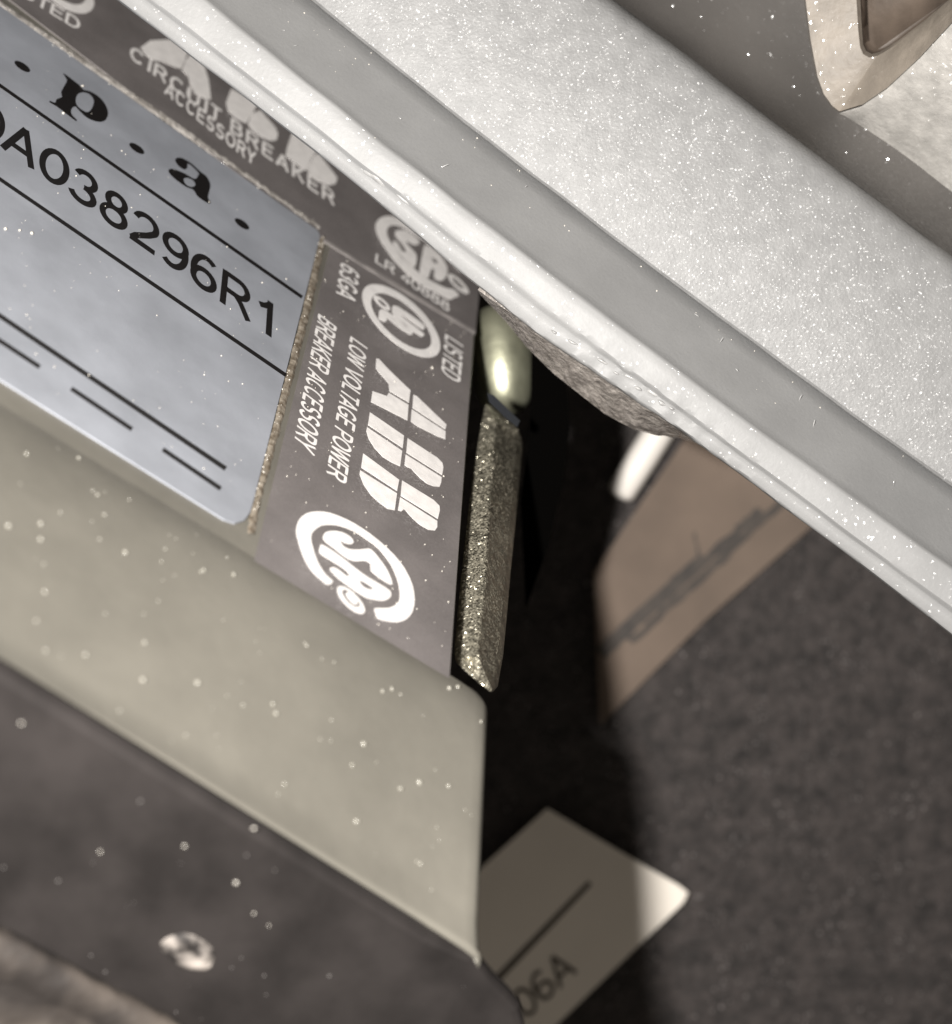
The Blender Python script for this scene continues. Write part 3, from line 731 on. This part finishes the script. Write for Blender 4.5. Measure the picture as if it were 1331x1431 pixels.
for (o_, i_, a, b) in zip(outer, inner, zO, zI):
    mid = ((o_[0] * .5 + i_[0] * .5), (o_[1] * .5 + i_[1] * .5))
    P += [at(*o_, 117.4 if o_[0] < 1173 else a + .25), at(o_[0] + (i_[0] - o_[0]) * .03, o_[1] + (i_[1] - o_[1]) * .03, a - .1), at(*mid, (a + b) / 2 - .12 + .08 * noise.noise(Vector((mid[0] * .03, mid[1] * .03, 3)))), at(i_[0] + (o_[0] - i_[0]) * .07, i_[1] + (o_[1] - i_[1]) * .07, b - .05), at(*i_, b + .35)]
for j in range(nO - 1):
    for i in range(4): Fc.append((j * 5 + i, (j + 1) * 5 + i, (j + 1) * 5 + i + 1, j * 5 + i + 1))
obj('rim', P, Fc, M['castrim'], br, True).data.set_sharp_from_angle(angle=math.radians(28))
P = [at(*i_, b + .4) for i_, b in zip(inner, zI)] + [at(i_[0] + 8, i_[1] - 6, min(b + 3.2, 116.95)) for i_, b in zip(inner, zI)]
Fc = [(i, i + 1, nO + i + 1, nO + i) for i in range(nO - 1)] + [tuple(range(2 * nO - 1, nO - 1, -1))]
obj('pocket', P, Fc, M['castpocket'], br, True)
foot = [(1172, 158), (1200, 183), (1240, 214), (1285, 249), (1331, 287), (1450, 385), (1600, 500)]
P, Fc = [], []
for (t, b, zt) in zip(oR, foot, zoR):
    for i in range(9):
        f = i / 8; q = Vector(t).lerp(Vector(b), f); z = zt + .25 + (117.3 - zt) * (f ** 1.3)
        P.append(at(q.x, q.y, z + .12 * noise.noise(Vector((q.x * .02, q.y * .02, 4)))))
for j in range(len(oR) - 1):
    for i in range(8): Fc.append((j * 9 + i, (j + 1) * 9 + i, (j + 1) * 9 + i + 1, j * 9 + i + 1))
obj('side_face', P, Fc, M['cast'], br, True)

# ================================================================ things on the bench below
def flat_thing(name, poly, h0, h1, m, label, cat, tilt=None):
    base = flat(*poly[0], h0)
    o = None
    pts = [flat(x, y, (tilt(x, y) if tilt else 0) + h1) for x, y in poly] + [flat(x, y, (tilt(x, y) if tilt else 0) + h0) for x, y in poly]
    n_ = len(poly)
    fc = [tuple(range(n_)), tuple(range(2 * n_ - 1, n_ - 1, -1))] + [(i, (i + 1) % n_, n_ + (i + 1) % n_, n_ + i) for i in range(n_)]
    o = thing(name, base, label, cat)
    s = obj('sheet', pts, fc, m, o); return o, s
card, sheet = flat_thing('cardboard_strip', [(838, 1012), (830, 800), (1090, 420), (1300, 560), (1128, 742), (985, 868), (868, 985), (845, 1008)], .1, .9, M['card'], 'brown cardboard strip with a dark smeared line below the rail', 'cardboard')
SM = [.93]
def smear(path, w, name='smear'):
    P, Fc = [], []; SM[0] += .012
    for i, (x, y) in enumerate(path):
        ww = w * (1 + .22 * noise.noise(Vector((i * .8, 3, w))))
        P += [flat(x - .68 * ww, y - .73 * ww, SM[0]), flat(x + .68 * ww, y + .73 * ww, SM[0])]
    for i in range(len(path) - 1): Fc.append((2 * i, 2 * i + 2, 2 * i + 3, 2 * i + 1))
    return obj(name, P, Fc, M['cardmark'], sheet)
def seg(x0, y0, x1, y1, n_=14, j=2.0): return [(x0 + (x1 - x0) * i / n_ + random.uniform(-j, j), y0 + (y1 - y0) * i / n_ + random.uniform(-j, j)) for i in range(n_ + 1)]
smear(seg(838, 914, 985, 780, 24, 1.0), 10); smear(seg(880, 898, 1020, 773), 5)
smear(seg(985, 784, 1062, 714), 5.5); smear(seg(1000, 788, 1096, 698), 6); smear(seg(972, 745, 976, 782, 5), 3)
tag, tsheet = flat_thing('paper_tag', [(610, 1270), (765, 1130), (860, 1186), (950, 1238), (962, 1248), (955, 1262), (760, 1450), (640, 1560), (440, 1430)], .15, .55, M['tag'], 'white printed tag half in shadow with one bright corner', 'tag',
                      tilt=lambda x, y: .004 * max(0, 960 - abs(x - 900)) * 0 + 1.0)
fl = lambda x, y, h: flat(x, y, 1.57 + h * .01)
P = [fl(690, 1366, 0), fl(822, 1231, 0), fl(828, 1236, 0), fl(697, 1374, 0)]
obj('printed_rule', P, [(0, 1, 2, 3)], M['taglip'], tsheet)
lettering('tag_text', '06A', (735, 1428), (808, 1358), (-24, -34), M['taglip'], tsheet, .05, .13, place=fl)
# white sleeve lying on the bench
sl = thing('white_sleeve', flat(880, 700, 0), 'white plastic sleeve lying beside the cardboard strip', 'sleeve')
a0, a1 = flat(864, 695, 1.9), flat(985, 500, 1.9)
d = (a1 - a0).normalized(); e = d.cross(Vector((0, 0, 1))).normalized(); f_ = d.cross(e)
P, Fc = [], []
st_ = [(0, .2), (.01, .8), (.035, 1.15), (.3, 1.25), (.6, 1.25), (1, 1.25)]
for t, r in st_:
    for j in range(20):
        p = 2 * math.pi * j / 20; P.append(a0.lerp(a1, t) + e * (r * 1.0 * math.cos(p)) + f_ * (r * math.sin(p)))
for i in range(len(st_) - 1):
    for j in range(20): Fc.append((i * 20 + j, i * 20 + (j + 1) % 20, (i + 1) * 20 + (j + 1) % 20, (i + 1) * 20 + j))
Fc.append(tuple(range(20)))
obj('tube', P, Fc, M['tube'], sl, True)
